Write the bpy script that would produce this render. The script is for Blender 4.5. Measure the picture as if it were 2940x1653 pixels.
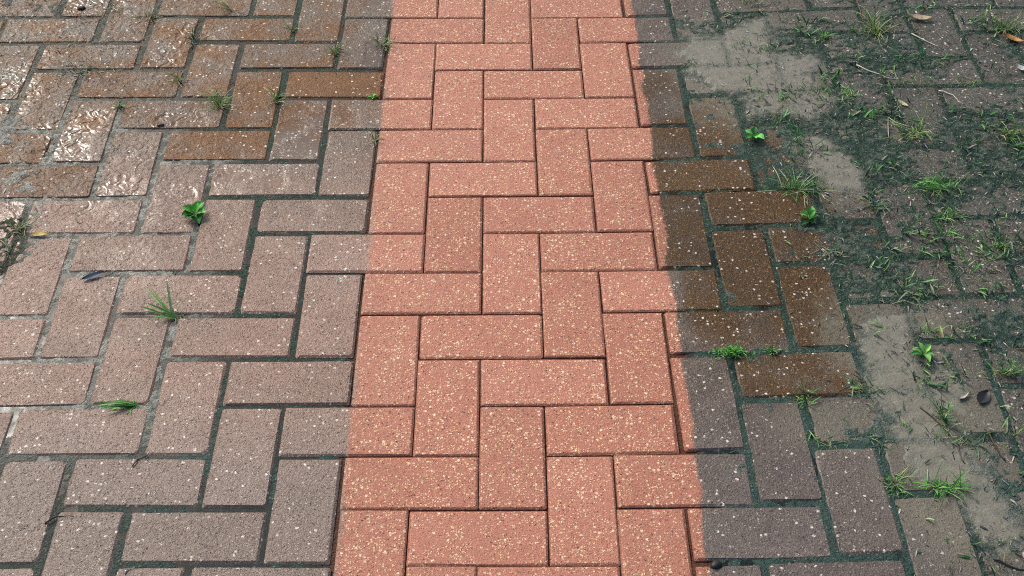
import bpy, math, random
import numpy as np
from mathutils import Vector, Matrix

for o in list(bpy.data.objects):
    bpy.data.objects.remove(o, do_unlink=True)
scene = bpy.context.scene
COL = scene.collection
rng = np.random.default_rng(11)
random.seed(5)

# ------------------------------------------------------------------ camera
cam_data = bpy.data.cameras.new("camera")
cam = bpy.data.objects.new("camera", cam_data)
COL.objects.link(cam)
cam_data.lens = 47.268
cam_data.sensor_width = 36.0
cam_data.clip_start = 0.05
cam_data.clip_end = 500.0
_f = Vector((0.00670844, 0.72545959, -0.68823206)).normalized()
_r = Vector((0.99995666, -0.00931002, -0.00006668))
_r = (_r - _f * _r.dot(_f)).normalized()
_u = _r.cross(_f)
_m = Matrix((_r, _u, -_f)).transposed().to_4x4()
_m.translation = Vector((0.03717635, -1.17747814, 1.55102907))
cam.matrix_world = _m
scene.camera = cam

# ------------------------------------------------------------------ sky, sun, exposure
SUN_EL = math.radians(40.0)
SUN_AZ = math.radians(-38.0)          # measured from +Y towards +X
world = bpy.data.worlds.new("World")
scene.world = world
world.use_nodes = True
wn, wl = world.node_tree.nodes, world.node_tree.links
wn.clear()
sky = wn.new("ShaderNodeTexSky")
sky.sky_type = 'NISHITA'
sky.sun_disc = False
sky.sun_elevation = SUN_EL
sky.sun_rotation = SUN_AZ
sky.air_density = 1.0
sky.dust_density = 4.0
sky.ozone_density = 1.0
bg = wn.new("ShaderNodeBackground")
bg.inputs["Strength"].default_value = 0.10
wo = wn.new("ShaderNodeOutputWorld")
wl.new(sky.outputs[0], bg.inputs["Color"])
wl.new(bg.outputs[0], wo.inputs["Surface"])

sun_data = bpy.data.lights.new("sun", 'SUN')
sun_data.energy = 1.5
sun_data.angle = math.radians(16.0)
sun_data.color = (1.0, 0.95, 0.88)
sun = bpy.data.objects.new("sun", sun_data)
COL.objects.link(sun)
_s = Vector((math.sin(SUN_AZ) * math.cos(SUN_EL), math.cos(SUN_AZ) * math.cos(SUN_EL), math.sin(SUN_EL)))
sun.rotation_euler = _s.to_track_quat('Z', 'Y').to_euler()
sun.location = _s * 5

vs = scene.view_settings
vs.view_transform = 'Standard'
vs.look = 'None'
vs.exposure = 0.82
vs.gamma = 1.0
vs.use_curve_mapping = False
scene.cycles.use_denoising = False
scene.cycles.filter_width = 1.05


# ------------------------------------------------------------------ node helper
class NT:
    def __init__(self, name):
        self.mat = bpy.data.materials.new(name)
        self.mat.use_nodes = True
        self.t = self.mat.node_tree
        self.t.nodes.clear()
        self.out = self.n("ShaderNodeOutputMaterial")

    def n(self, typ, **kw):
        nd = self.t.nodes.new(typ)
        for k, v in kw.items():
            setattr(nd, k, v)
        return nd

    def put(self, sock, val):
        if isinstance(val, bpy.types.NodeSocket):
            self.t.links.new(val, sock)
        elif val is not None:
            if isinstance(val, tuple) and len(val) == 3 and sock.type == 'RGBA':
                val = val + (1.0,)
            sock.default_value = val

    def math(self, op, a, b=None, c=None, clamp=False):
        nd = self.n("ShaderNodeMath", operation=op, use_clamp=clamp)
        for i, v in enumerate((a, b, c)):
            if v is not None:
                self.put(nd.inputs[i], v)
        return nd.outputs[0]

    def mul(self, a, b): return self.math('MULTIPLY', a, b)
    def add(self, a, b): return self.math('ADD', a, b)
    def sub(self, a, b): return self.math('SUBTRACT', a, b)
    def mx(self, a, b): return self.math('MAXIMUM', a, b)

    def ramp(self, x, lo, hi, a=0.0, b=1.0, smooth=True):
        nd = self.n("ShaderNodeMapRange")
        nd.interpolation_type = 'SMOOTHSTEP' if smooth else 'LINEAR'
        nd.clamp = True
        for s, v in zip(("Value", "From Min", "From Max", "To Min", "To Max"), (x, lo, hi, a, b)):
            self.put(nd.inputs[s], v)
        return nd.outputs[0]

    def mix(self, f, a, b, blend='MIX'):
        nd = self.n("ShaderNodeMix", data_type='RGBA', blend_type=blend)
        nd.clamp_factor = True
        self.put(nd.inputs[0], f)
        self.put(nd.inputs[6], a)
        self.put(nd.inputs[7], b)
        return nd.outputs[2]

    def noise(self, vec, scale, detail=2.0, rough=0.5, dist=0.0):
        nd = self.n("ShaderNodeTexNoise")
        self.put(nd.inputs["Vector"], vec)
        self.put(nd.inputs["Scale"], scale)
        self.put(nd.inputs["Detail"], detail)
        self.put(nd.inputs["Roughness"], rough)
        self.put(nd.inputs["Distortion"], dist)
        return nd.outputs[0]

    def voro(self, vec, scale, feature='F1', rand=1.0):
        nd = self.n("ShaderNodeTexVoronoi", feature=feature)
        self.put(nd.inputs["Vector"], vec)
        self.put(nd.inputs["Scale"], scale)
        self.put(nd.inputs["Randomness"], rand)
        sep = self.n("ShaderNodeSeparateColor")
        self.t.links.new(nd.outputs["Color"], sep.inputs[0])
        return nd.outputs["Distance"], sep.outputs[0], sep.outputs[1], sep.outputs[2]

    def bump(self, h, strength, dist, normal=None):
        nd = self.n("ShaderNodeBump")
        self.put(nd.inputs["Strength"], strength)
        self.put(nd.inputs["Distance"], dist)
        self.put(nd.inputs["Height"], h)
        if normal is not None:
            self.put(nd.inputs["Normal"], normal)
        return nd.outputs[0]

    def principled(self, **kw):
        nd = self.n("ShaderNodeBsdfPrincipled")
        for k, v in kw.items():
            self.put(nd.inputs[k.replace('_', ' ')], v)
        self.t.links.new(nd.outputs[0], self.out.inputs[0])
        return nd

    def pos(self):
        g = self.n("ShaderNodeNewGeometry")
        s = self.n("ShaderNodeSeparateXYZ")
        self.t.links.new(g.outputs["Position"], s.inputs[0])
        return g.outputs["Position"], s.outputs[0], s.outputs[1], s.outputs[2]

    def col_attr(self, name):
        nd = self.n("ShaderNodeAttribute", attribute_name=name)
        s = self.n("ShaderNodeSeparateColor")
        self.t.links.new(nd.outputs["Color"], s.inputs[0])
        return nd.outputs["Color"], s.outputs[0], s.outputs[1], s.outputs[2]


# ------------------------------------------------------------------ materials
def brick_material():
    m = NT("paver")
    P, X, Y, Z = m.pos()
    info = m.n("ShaderNodeObjectInfo")
    sc = m.n("ShaderNodeSeparateColor")
    m.t.links.new(info.outputs["Color"], sc.inputs[0])
    val, brown, pink, grime = sc.outputs[0], sc.outputs[1], sc.outputs[2], info.outputs["Alpha"]
    # each paver has its own piece of concrete: shift the texture by a random amount
    cmb = m.n("ShaderNodeCombineXYZ")
    m.put(cmb.inputs[2], m.mul(info.outputs["Random"], 40.0))
    vadd = m.n("ShaderNodeVectorMath", operation='ADD')
    m.put(vadd.inputs[0], P)
    m.put(vadd.inputs[1], cmb.outputs[0])
    Q = vadd.outputs[0]
    # distorted coordinate so that the chips are not round
    dn = m.n("ShaderNodeTexNoise")
    m.put(dn.inputs["Vector"], Q)
    m.put(dn.inputs["Scale"], 330.0)
    m.put(dn.inputs["Detail"], 1.0)
    dsc = m.n("ShaderNodeVectorMath", operation='MULTIPLY_ADD')
    m.put(dsc.inputs[0], dn.outputs[1])
    dsc.inputs[1].default_value = (0.0042, 0.0042, 0.0042)
    m.put(dsc.inputs[2], Q)
    Q2 = dsc.outputs[0]
    # the jet-washed track (dirt removed) : two wandering edges
    wob = m.mul(m.sub(m.noise(P, 9.0, 2.0), 0.5), 0.032)
    wob2 = m.mul(m.sub(m.noise(P, 190.0, 2.0), 0.5), 0.014)
    xl = m.add(m.add(X, wob), wob2)
    left = m.ramp(xl, -0.201, -0.189)
    right = m.ramp(xl, 0.316, 0.324, 1.0, 0.0)
    washed = m.mul(left, right)
    dirt = m.sub(1.0, washed)
    side = m.ramp(X, -0.1, 0.2)                         # 0 left half, 1 right half
    n_big = m.noise(P, 4.5, 3.0, 0.55)
    n_mid = m.noise(Q, 22.0, 4.0, 0.6)
    n_fine = m.noise(Q, 150.0, 3.0, 0.65)
    n_grain = m.noise(Q, 520.0, 2.0, 0.7)
    # chips
    d1, r1, g1, b1 = m.voro(Q2, 290.0)
    d2, r2, g2, b2 = m.voro(Q2, 560.0)
    d3, r3, g3, b3 = m.voro(Q2, 150.0)
    patch = m.ramp(m.noise(Q, 26.0, 2.0), 0.3, 0.7, -0.16, 0.14)
    chip_big = m.mul(m.math('GREATER_THAN', m.add(r3, patch), 0.80), m.ramp(d3, 0.20, 0.42, 1.0, 0.0))
    chip_mid = m.mul(m.math('GREATER_THAN', m.add(r1, patch), 0.62), m.ramp(d1, 0.28, 0.52, 1.0, 0.0))
    chip_sml = m.mul(m.math('GREATER_THAN', r2, 0.60), m.ramp(d2, 0.28, 0.55, 1.0, 0.0))
    pit = m.mul(m.math('LESS_THAN', r1, 0.05), m.ramp(d1, 0.2, 0.45, 1.0, 0.0))
    pit2 = m.mul(m.math('LESS_THAN', r2, 0.08), m.ramp(d2, 0.2, 0.5, 1.0, 0.0))
    pit3 = m.mul(m.math('LESS_THAN', r3, 0.035), m.ramp(d3, 0.15, 0.35, 1.0, 0.0))
    # washed colour
    base_c = m.mix(n_mid, (0.372, 0.140, 0.086), (0.462, 0.194, 0.126))
    base_c = m.mix(m.ramp(n_grain, 0.35, 0.65), base_c, m.mix(0.75, base_c, (0.25, 0.080, 0.044)))
    base_c = m.mix(m.mul(pink, 0.40), base_c, (0.48, 0.208, 0.145))
    chipcol = m.mix(g1, (0.80, 0.60, 0.33), (0.70, 0.42, 0.26))
    chipcol2 = m.mix(g3, (0.80, 0.66, 0.44), (0.74, 0.48, 0.32))
    c = m.mix(m.mul(chip_sml, 0.55), base_c, m.mix(g2, (0.60, 0.29, 0.18), (0.50, 0.20, 0.12)))
    c = m.mix(m.mul(chip_mid, 0.85), c, chipcol)
    c = m.mix(m.mul(chip_big, 0.92), c, chipcol2)
    c = m.mix(m.mul(pit, 0.8), c, (0.09, 0.05, 0.035))
    c = m.mix(m.mul(pit2, 0.6), c, (0.17, 0.065, 0.038))
    c = m.mix(m.ramp(n_big, 0.42, 0.70, 0.0, 0.30), c, m.mix(0.5, c, (0.22, 0.088, 0.055)))
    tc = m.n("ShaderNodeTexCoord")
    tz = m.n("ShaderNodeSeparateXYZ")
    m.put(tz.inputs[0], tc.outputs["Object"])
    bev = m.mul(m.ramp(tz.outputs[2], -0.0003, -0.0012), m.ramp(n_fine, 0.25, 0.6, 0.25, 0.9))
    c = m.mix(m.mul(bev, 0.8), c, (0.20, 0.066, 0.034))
    # grime colour: pale pinkish low on the left, olive brown higher up, dark on the right
    up = m.ramp(m.add(Y, m.mul(m.sub(n_big, 0.5), 0.5)), 0.55, 1.05)
    gl = m.mix(m.ramp(n_mid, 0.3, 0.7), (0.160, 0.092, 0.062), (0.240, 0.148, 0.104))
    gl = m.mix(m.mul(pink, 0.8), gl, m.mix(n_mid, (0.235, 0.120, 0.080), (0.330, 0.188, 0.136)))
    low = m.ramp(m.add(Y, m.mul(m.sub(n_big, 0.5), 0.4)), 0.02, 0.30, 0.6, 0.0)
    gl = m.mix(low, gl, m.mix(n_mid, (0.125, 0.106, 0.088), (0.190, 0.160, 0.136)))
    gl = m.mix(m.mul(up, 0.85), gl, m.mix(n_mid, (0.040, 0.027, 0.014), (0.098, 0.066, 0.036)))
    gr = m.mix(m.ramp(n_mid, 0.3, 0.7), (0.052, 0.036, 0.024), (0.108, 0.078, 0.056))
    gr = m.mix(m.mul(m.ramp(X, 0.6, 0.8), 0.6), gr, m.mix(n_fine, (0.070, 0.058, 0.042), (0.165, 0.145, 0.115)))
    gr = m.mix(m.ramp(Y, 0.32, 0.02, 0.0, 0.75), gr, m.mix(n_mid, (0.090, 0.070, 0.064), (0.150, 0.122, 0.110)))
    g = m.mix(side, gl, gr)
    g = m.mix(m.ramp(n_big, 0.45, 0.72, 0.0, 0.28), g, m.mix(side, (0.150, 0.134, 0.108), (0.078, 0.074, 0.060)))
    g = m.mix(m.ramp(n_grain, 0.35, 0.7, 0.0, 0.5), g, m.mix(0.40, g, (0.03, 0.024, 0.018)))
    g = m.mix(m.mul(grime, m.ramp(n_fine, 0.36, 0.56)), g, m.mix(n_grain, (0.016, 0.024, 0.018), (0.070, 0.078, 0.058)))
    no_sheenL = m.mul(m.ramp(X, -0.15, -0.30), m.ramp(Y, 0.72, 0.95))  # brown areas: wet brick whose missing sky reflection is put into the colour
    no_sheenR = m.mul(m.mul(m.ramp(X, 0.30, 0.36), m.ramp(X, 0.58, 0.72, 1.0, 0.0)), m.mul(m.ramp(Y, 0.20, 0.38), m.ramp(Y, 0.90, 1.12, 1.0, 0.0)))
    no_sheen = m.mx(m.mul(no_sheenL, 0.46), m.mul(no_sheenR, 0.58))
    wet_brown = m.mx(m.mul(brown, 0.80), no_sheen)
    brown_n = m.mul(m.ramp(m.add(m.mul(wet_brown, 0.75), m.add(m.mul(n_mid, 0.35), m.mul(m.noise(P, 14.0, 3.0, 0.6), 0.55))), 0.62, 0.98), m.ramp(wet_brown, 0.08, 0.45))
    brown_c = m.mix(side, m.mix(n_mid, (0.070, 0.025, 0.003), (0.175, 0.066, 0.009)), m.mix(n_mid, (0.030, 0.015, 0.003), (0.082, 0.043, 0.012)))
    g = m.mix(brown_n, g, brown_c)
    gchip = m.mix(brown_n, m.mix(side, (0.56, 0.48, 0.40), (0.40, 0.33, 0.25)), (0.44, 0.25, 0.10))
    g = m.mix(m.mul(chip_sml, m.ramp(side, 0.0, 1.0, 0.35, 0.55)), g, m.mix(0.42, g, gchip))
    g = m.mix(m.mul(chip_mid, m.mul(m.math('GREATER_THAN', g1, 0.5), 0.55)), g, gchip)
    g = m.mix(m.mul(chip_big, m.mul(m.math('GREATER_THAN', g3, 0.45), 0.85)), g, (0.72, 0.66, 0.58))
    g = m.mix(m.mul(m.mx(m.mx(pit, pit2), pit3), 0.65), g, (0.026, 0.022, 0.018))
    # thin wet silt film round the silt patches
    film = None
    for cx, cy, sx, sy in ((0.55, 1.09, 0.20, 0.24), (0.655, 0.33, 0.12, 0.16), (0.69, 0.10, 0.13, 0.24), (0.655, 0.78, 0.10, 0.13), (0.55, 0.15, 0.12, 0.06)):
        q = m.add(m.math('POWER', m.math('DIVIDE', m.sub(X, cx), sx), 2.0), m.math('POWER', m.math('DIVIDE', m.sub(Y, cy), sy), 2.0))
        q = m.ramp(m.add(q, m.mul(m.sub(n_mid, 0.5), 1.6)), 0.3, 1.25, 1.0, 0.0)
        film = q if film is None else m.mx(film, q)
    film = m.mul(film, m.ramp(n_fine, 0.30, 0.62, 0.35, 0.95))
    g = m.mix(film, g, m.mix(n_mid, (0.120, 0.109, 0.077), (0.172, 0.158, 0.115)))
    leftover = m.mul(m.mul(m.mx(m.ramp(X, -0.19, -0.13, 1.0, 0.0), m.ramp(X, 0.27, 0.325)), m.ramp(n_fine, 0.5, 0.75)), 0.55)
    dirt_c = m.mx(dirt, leftover)
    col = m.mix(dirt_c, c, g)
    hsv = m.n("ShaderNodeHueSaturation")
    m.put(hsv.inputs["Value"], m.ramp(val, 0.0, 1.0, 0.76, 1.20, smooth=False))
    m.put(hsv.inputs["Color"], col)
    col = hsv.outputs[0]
    # relief; standing water smooths it out
    pud = m.ramp(m.sub(m.noise(P, 7.0, 2.0), m.mul(brown_n, 0.12)), 0.48, 0.58)
    pud = m.mul(m.mul(pud, dirt), m.mul(m.ramp(X, -0.25, 0.5, 1.0, 0.5), m.ramp(Y, 0.35, 0.85, 0.12, 1.0)))
    h = m.add(m.mul(n_grain, 0.5), m.mul(n_fine, 0.7))
    h = m.add(h, m.mul(chip_mid, 0.30))
    h = m.sub(h, m.mul(m.mx(pit, pit2), 0.9))
    h = m.mul(h, m.ramp(pud, 0.0, 1.0, 1.0, 0.08))
    ripple = m.noise(P, 46.0, 1.0, 0.4, 1.4)
    h = m.add(h, m.mul(ripple, m.mul(m.ramp(X, -0.72, -0.25, 2.0, 0.0), m.ramp(Y, 0.30, 0.75, 0.4, 1.0))))
    nrm = m.bump(h, 0.8, 0.0024)
    wetL = m.mul(dirt, m.ramp(X, -0.15, 0.1, 1.0, 0.75))
    rough = m.ramp(wetL, 0.0, 1.0, 0.60, 0.36, smooth=False)
    rough = m.add(rough, m.ramp(n_fine, 0.3, 0.7, -0.08, 0.08))
    rough = m.ramp(pud, 0.0, 1.0, rough, 0.17, smooth=False)
    ior = m.ramp(m.mul(brown_n, dirt), 0.0, 1.0, 1.38, 1.27)
    m.principled(Base_Color=col, Roughness=rough, IOR=ior, Normal=nrm)
    return m.mat


def soil_material():
    m = NT("joint_soil")
    P, X, Y, Z = m.pos()
    _, silt, moss, sand = m.col_attr("kinds")
    n1 = m.noise(P, 60.0, 4.0, 0.6)
    n2 = m.noise(P, 300.0, 3.0, 0.65)
    n3 = m.noise(P, 12.0, 2.0, 0.5)
    d1, r1, g1, b1 = m.voro(P, 260.0)
    d2, r2, g2, b2 = m.voro(P, 430.0)
    base = m.mix(n1, (0.070, 0.026, 0.014), (0.130, 0.055, 0.030))
    mossc = m.mix(m.ramp(n2, 0.3, 0.7), (0.004, 0.020, 0.013), (0.030, 0.072, 0.047))
    mossc = m.mix(m.ramp(m.add(Y, m.mul(m.sub(n3, 0.5), 0.5)), 0.45, 0.05, 0.0, 0.7), mossc, m.mix(n2, (0.018, 0.046, 0.040), (0.060, 0.108, 0.095)))
    mossc = m.mix(m.ramp(n3, 0.5, 0.75, 0.0, 0.5), mossc, (0.050, 0.050, 0.040))
    sandc = m.mix(m.ramp(n2, 0.3, 0.7), (0.22, 0.225, 0.19), (0.42, 0.42, 0.36))
    siltc = m.mix(m.ramp(n1, 0.25, 0.75), (0.148, 0.138, 0.104), (0.208, 0.196, 0.152))
    c = m.mix(moss, base, mossc)
    c = m.mix(sand, c, sandc)
    fleck = m.mul(m.math('GREATER_THAN', r1, 0.80), m.ramp(d1, 0.25, 0.45, 1.0, 0.0))
    dark = m.mul(m.math('LESS_THAN', r2, 0.20), m.ramp(d2, 0.25, 0.5, 1.0, 0.0))
    c = m.mix(m.mul(fleck, m.mul(moss, 0.5)), c, (0.26, 0.27, 0.21))
    c = m.mix(m.mul(dark, 0.6), c, (0.02, 0.022, 0.018))
    s2 = m.mix(m.mul(dark, 0.30), siltc, (0.07, 0.065, 0.05))
    s2 = m.mix(m.mul(fleck, 0.22), s2, (0.45, 0.42, 0.36))
    c = m.mix(silt, c, s2)
    h = m.add(m.mul(n2, 1.0), m.mul(n1, 0.6))
    nrm = m.bump(h, m.ramp(silt, 0.0, 1.0, 1.0, 0.3), 0.005)
    rough = m.add(m.ramp(silt, 0.0, 1.0, 0.45, 0.22), m.mul(n2, 0.25))
    m.principled(Base_Color=c, Roughness=rough, IOR=m.ramp(silt, 0.0, 1.0, 1.27, 1.36), Normal=nrm)
    return m.mat


def water_material():
    m = NT("joint_water")
    P, X, Y, Z = m.pos()
    tr = m.n("ShaderNodeBsdfTransparent")
    tr.inputs[0].default_value = (0.80, 0.86, 0.84, 1)
    gl = m.n("ShaderNodeBsdfGlossy")
    gl.inputs["Roughness"].default_value = 0.16
    nrm = m.bump(m.noise(P, 40.0, 1.0), 0.25, 0.002)
    m.put(gl.inputs["Normal"], nrm)
    fr = m.n("ShaderNodeFresnel")
    fr.inputs[0].default_value = 1.33
    m.put(fr.inputs["Normal"], nrm)
    mixn = m.n("ShaderNodeMixShader")
    m.put(mixn.inputs[0], fr.outputs[0])
    m.t.links.new(tr.outputs[0], mixn.inputs[1])
    m.t.links.new(gl.outputs[0], mixn.inputs[2])
    m.t.links.new(mixn.outputs[0], m.out.inputs[0])
    return m.mat


def colour_material(name, rough=0.5, trans=0.0, spots=0.0):
    m = NT(name)
    P, X, Y, Z = m.pos()
    c, r, g, b = m.col_attr("col")
    c = m.mix(m.ramp(m.noise(P, 180.0, 2.0), 0.35, 0.7, 0.0, 0.45), c, m.mix(0.55, c, (0.02, 0.02, 0.01)))
    if spots:
        d, rr, gg, bb = m.voro(P, 420.0)
        c = m.mix(m.mul(m.math('GREATER_THAN', rr, 1.0 - spots), m.ramp(d, 0.2, 0.4, 1.0, 0.0)), c, (0.06, 0.03, 0.012))
    nd = m.principled(Base_Color=c, Roughness=rough, IOR=1.4)
    if trans:
        nd.inputs["Subsurface Weight"].default_value = 0.0
        tl = m.n("ShaderNodeBsdfTranslucent")
        m.put(tl.inputs[0], c)
        mixn = m.n("ShaderNodeMixShader")
        mixn.inputs[0].default_value = trans
        m.t.links.new(nd.outputs[0], mixn.inputs[1])
        m.t.links.new(tl.outputs[0], mixn.inputs[2])
        m.t.links.new(mixn.outputs[0], m.out.inputs[0])
    return m.mat


def ground_material():
    m = NT("earth")
    P, X, Y, Z = m.pos()
    n1 = m.noise(P, 3.0, 4.0)
    n2 = m.noise(P, 60.0, 3.0)
    c = m.mix(n1, (0.06, 0.055, 0.04), (0.11, 0.10, 0.07))
    c = m.mix(m.ramp(n2, 0.4, 0.7, 0.0, 0.5), c, (0.03, 0.05, 0.02))
    m.principled(Base_Color=c, Roughness=0.9, Normal=m.bump(n2, 0.6, 0.02))
    return m.mat


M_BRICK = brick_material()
M_SOIL = soil_material()
M_WATER = water_material()
M_GRASS = colour_material("grass_blade", 0.45, 0.25)
M_LEAF = colour_material("dead_leaf", 0.5, 0.1, 0.12)
M_TWIG = colour_material("twig_bark", 0.6)
M_LITTER = colour_material("litter", 0.55)
M_EARTH = ground_material()


# ------------------------------------------------------------------ mesh helpers
def mesh_obj(name, verts, faces, mat, parent=None, cols=None, smooth=False, loc=None):
    me = bpy.data.meshes.new(name)
    me.from_pydata([tuple(map(float, v)) for v in verts], [], faces)
    me.materials.append(mat)
    if cols is not None:
        at = me.color_attributes.new("col", 'FLOAT_COLOR', 'POINT')
        a = np.ones((len(verts), 4), np.float32)
        a[:, :3] = np.asarray(cols, np.float32)
        at.data.foreach_set("color", a.ravel())
    if smooth:
        me.polygons.foreach_set("use_smooth", np.ones(len(me.polygons), bool))
    me.update()
    o = bpy.data.objects.new(name, me)
    COL.objects.link(o)
    if parent is not None:
        o.parent = parent
    if loc is not None:
        o.location = loc
    return o


def tag(o, label=None, cat=None, group=None, kind=None):
    if label: o["label"] = label
    if cat: o["category"] = cat
    if group: o["group"] = group
    if kind: o["kind"] = kind
    return o


_GRIDS = {}


def value_noise(x, y, cell, seed):
    """smooth value noise on arrays, range 0..1"""
    G = _GRIDS.get(seed)
    if G is None:
        G = _GRIDS[seed] = np.random.default_rng(seed).random((257, 257))
    fx, fy = x / cell + 1000.37, y / cell + 1000.71
    ix, iy = np.floor(fx).astype(int), np.floor(fy).astype(int)
    tx, ty = fx - ix, fy - iy
    tx, ty = tx * tx * (3 - 2 * tx), ty * ty * (3 - 2 * ty)
    a, b = ix % 256, iy % 256
    return (G[b, a] * (1 - tx) + G[b, a + 1] * tx) * (1 - ty) + (G[b + 1, a] * (1 - tx) + G[b + 1, a + 1] * tx) * ty


def fbm(x, y, cell, seed, octs=3):
    s, w, t = 0.0, 1.0, 0.0
    for k in range(octs):
        s = s + w * value_noise(x, y, cell / 2 ** k, seed + 17 * k)
        t += w
        w *= 0.5
    return s / t


def smooth(lo, hi, x):
    t = np.clip((x - lo) / (hi - lo), 0, 1)
    return t * t * (3 - 2 * t)


# the courses wander a little: smooth drift (in units of one 10 cm course)
DRIFT = [(0, 0, 0.0162, -0.0247), (0, 1, 0.0017, 0.0829), (0, 2, -0.0193, -0.0062), (0, 3, 0.0117, -0.1828),
         (1, 0, -0.0274, -0.0027), (1, 1, 0.0024, -0.0091), (1, 2, -0.0773, -0.097),
         (2, 0, -0.04, 0.2095), (2, 1, 0.0111, 0.0286), (3, 0, 0.1122, 0.2152)]


def drift(u, v):
    a, b = np.clip(u, -9, 7.5) / 8.0, (np.clip(v, -1.5, 13.5) - 6) / 8.0
    return (sum(c * a ** i * b ** j for i, j, c, _ in DRIFT), sum(c * a ** i * b ** j for i, j, _, c in DRIFT))


def lay(u, v):
    du, dv = drift(u, v)
    return np.array(((u + du) * 0.1, (v + dv) * 0.1))


def joint_distance(x, y):
    """metres from the middle of the nearest joint of the herringbone"""
    u, v = x * 10, y * 10
    for _ in range(3):
        du, dv = drift(u, v)
        u, v = x * 10 - du, y * 10 - dv
    i, j = np.floor(u), np.floor(v)
    k = ((i + j) % 4).astype(int)
    fu, fv = u - i, v - j
    su, sv = np.minimum(fu, 1 - fu), np.minimum(fv, 1 - fv)
    d = np.select([k == 0, k == 1, k == 2], [np.minimum(su, fv), np.minimum(su, 1 - fv), np.minimum(sv, fu)], np.minimum(sv, 1 - fu))
    return d * 0.1


# ------------------------------------------------------------------ ground
tag(mesh_obj("ground", [(-90, -90, -0.09), (90, -90, -0.09), (90, 90, -0.09), (-90, 90, -0.09)], [(0, 1, 2, 3)], M_EARTH),
    "dark earth below and around the brick paving", kind="structure")

# silt patches (outlines on the ground, metres)
SILT = [
    [(0.417, 1.212), (0.512, 1.241), (0.602, 1.31), (0.612, 1.173), (0.685, 1.129), (0.683, 1.004), (0.651, 0.932), (0.511, 0.926), (0.503, 1.012), (0.416, 1.044), (0.405, 1.131)],
    [(0.615, 0.394), (0.705, 0.398), (0.700, 0.29), (0.753, 0.238), (0.74, 0.141), (0.745, 0.014), (0.785, -0.022), (0.77, -0.09), (0.72, -0.083), (0.684, 0.007), (0.630, 0.051), (0.604, 0.198), (0.588, 0.223)],
    [(0.602, 0.869), (0.669, 0.862), (0.707, 0.753), (0.696, 0.696), (0.633, 0.708), (0.594, 0.778)],
]


def poly_sdf(px, py, poly):
    """signed distance, negative inside"""
    d = np.full(px.shape, 1e9)
    inside = np.zeros(px.shape, bool)
    n = len(poly)
    for i in range(n):
        ax, ay = poly[i]
        bx, by = poly[(i + 1) % n]
        ex, ey = bx - ax, by - ay
        t = np.clip(((px - ax) * ex + (py - ay) * ey) / (ex * ex + ey * ey), 0, 1)
        d = np.minimum(d, np.hypot(px - ax - t * ex, py - ay - t * ey))
        cond = (ay > py) != (by > py)
        xi = ax + (py - ay) / (ey if ey else 1e-9) * ex
        inside ^= cond & (px < xi)
    return np.where(inside, -d, d)


def soil_fields(x, y):
    nA, nB, nC = fbm(x, y, 0.11, 3), fbm(x, y, 0.03, 9), fbm(x, y, 0.008, 21)
    edge = (fbm(x, y, 0.04, 77) - 0.5) * 0.02
    washed = smooth(-0.212, -0.196, x + edge) * (1 - smooth(0.318, 0.338, x + edge))
    D = 1 - washed
    jd = joint_distance(x, y)
    jt = np.exp(-(jd / 0.0075) ** 2)
    right = smooth(0.30, 0.36, x)
    silt = np.zeros_like(x)
    for i, pl in enumerate(SILT):
        sd = poly_sdf(x, y, pl) + (fbm(x, y, 0.05, 31 + i) - 0.5) * 0.06 + (nC - 0.5) * 0.06
        silt = np.maximum(silt, smooth(0.016, -0.026, sd))
    # crumbly dirt that creeps over the pavers towards the right
    far = smooth(0.42, 0.70, x + 0.14 * (y - 0.55))
    mess = 0.5 * nA + 0.35 * nB + 0.15 * nC
    cover = far * smooth(0.60 - 0.115 * far, 0.70 - 0.105 * far, mess + 0.12 * jt) + smooth(-0.70, -0.84, x) * smooth(0.54, 0.66, mess + 0.05 * jt) * smooth(0.35, 0.6, y)
    clod = np.exp(-((x + 0.86) / 0.065) ** 2 - ((y - 0.565) / 0.11) ** 2) * smooth(0.35, 0.55, mess)
    cover = np.maximum(cover, clod)
    z = -0.0010 - 0.0022 * smooth(0.25, 0.75, nB) + 0.0016 * (nC - 0.5)
    z = z * D + (-0.0062 + 0.0035 * nB) * washed
    z = z + D * right * 0.0006
    z = z - 0.0006 * D * smooth(-0.5, -0.30, x) * (1 - right)
    z = z + D * cover * (0.0020 + 0.0040 * (nC - 0.4) + 0.002 * nB - 0.0014 * jt)
    zs = 0.0013 + 0.0022 * (nA - 0.5) + 0.0014 * (nB - 0.5) + 0.0004 * (nC - 0.5) - 0.0016 * jt * smooth(0.35, 0.7, nB)
    z = np.where(silt > 0.02, z * (1 - silt) + zs * silt, z)
    silt = silt * (1 - 0.42 * jt)
    moss = D * np.clip(0.75 + 0.25 * smooth(-0.62, -0.36, x) + right, 0, 1)
    sand = D * (1 - right) * smooth(-0.42, -0.60, x + (nA - 0.5) * 0.3 - 0.12 * (0.6 - y)) * smooth(0.02, 0.25, y) * (1 - 0.8 * smooth(0.85, 1.1, y)) * (0.35 + 0.65 * smooth(0.3, 0.6, nC))
    sand = sand * (1 - smooth(0.1, 0.4, clod))
    sand = np.maximum(sand, D * right * 0.22 * smooth(0.5, 0.7, nC) * (1 - jt))
    return z, silt, moss, sand


# ------------------------------------------------------------------ paving
paving = bpy.data.objects.new("pavement", None)
COL.objects.link(paving)
tag(paving, "herringbone brick pavement, washed clean in a pink strip down the middle", kind="structure")

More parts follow.
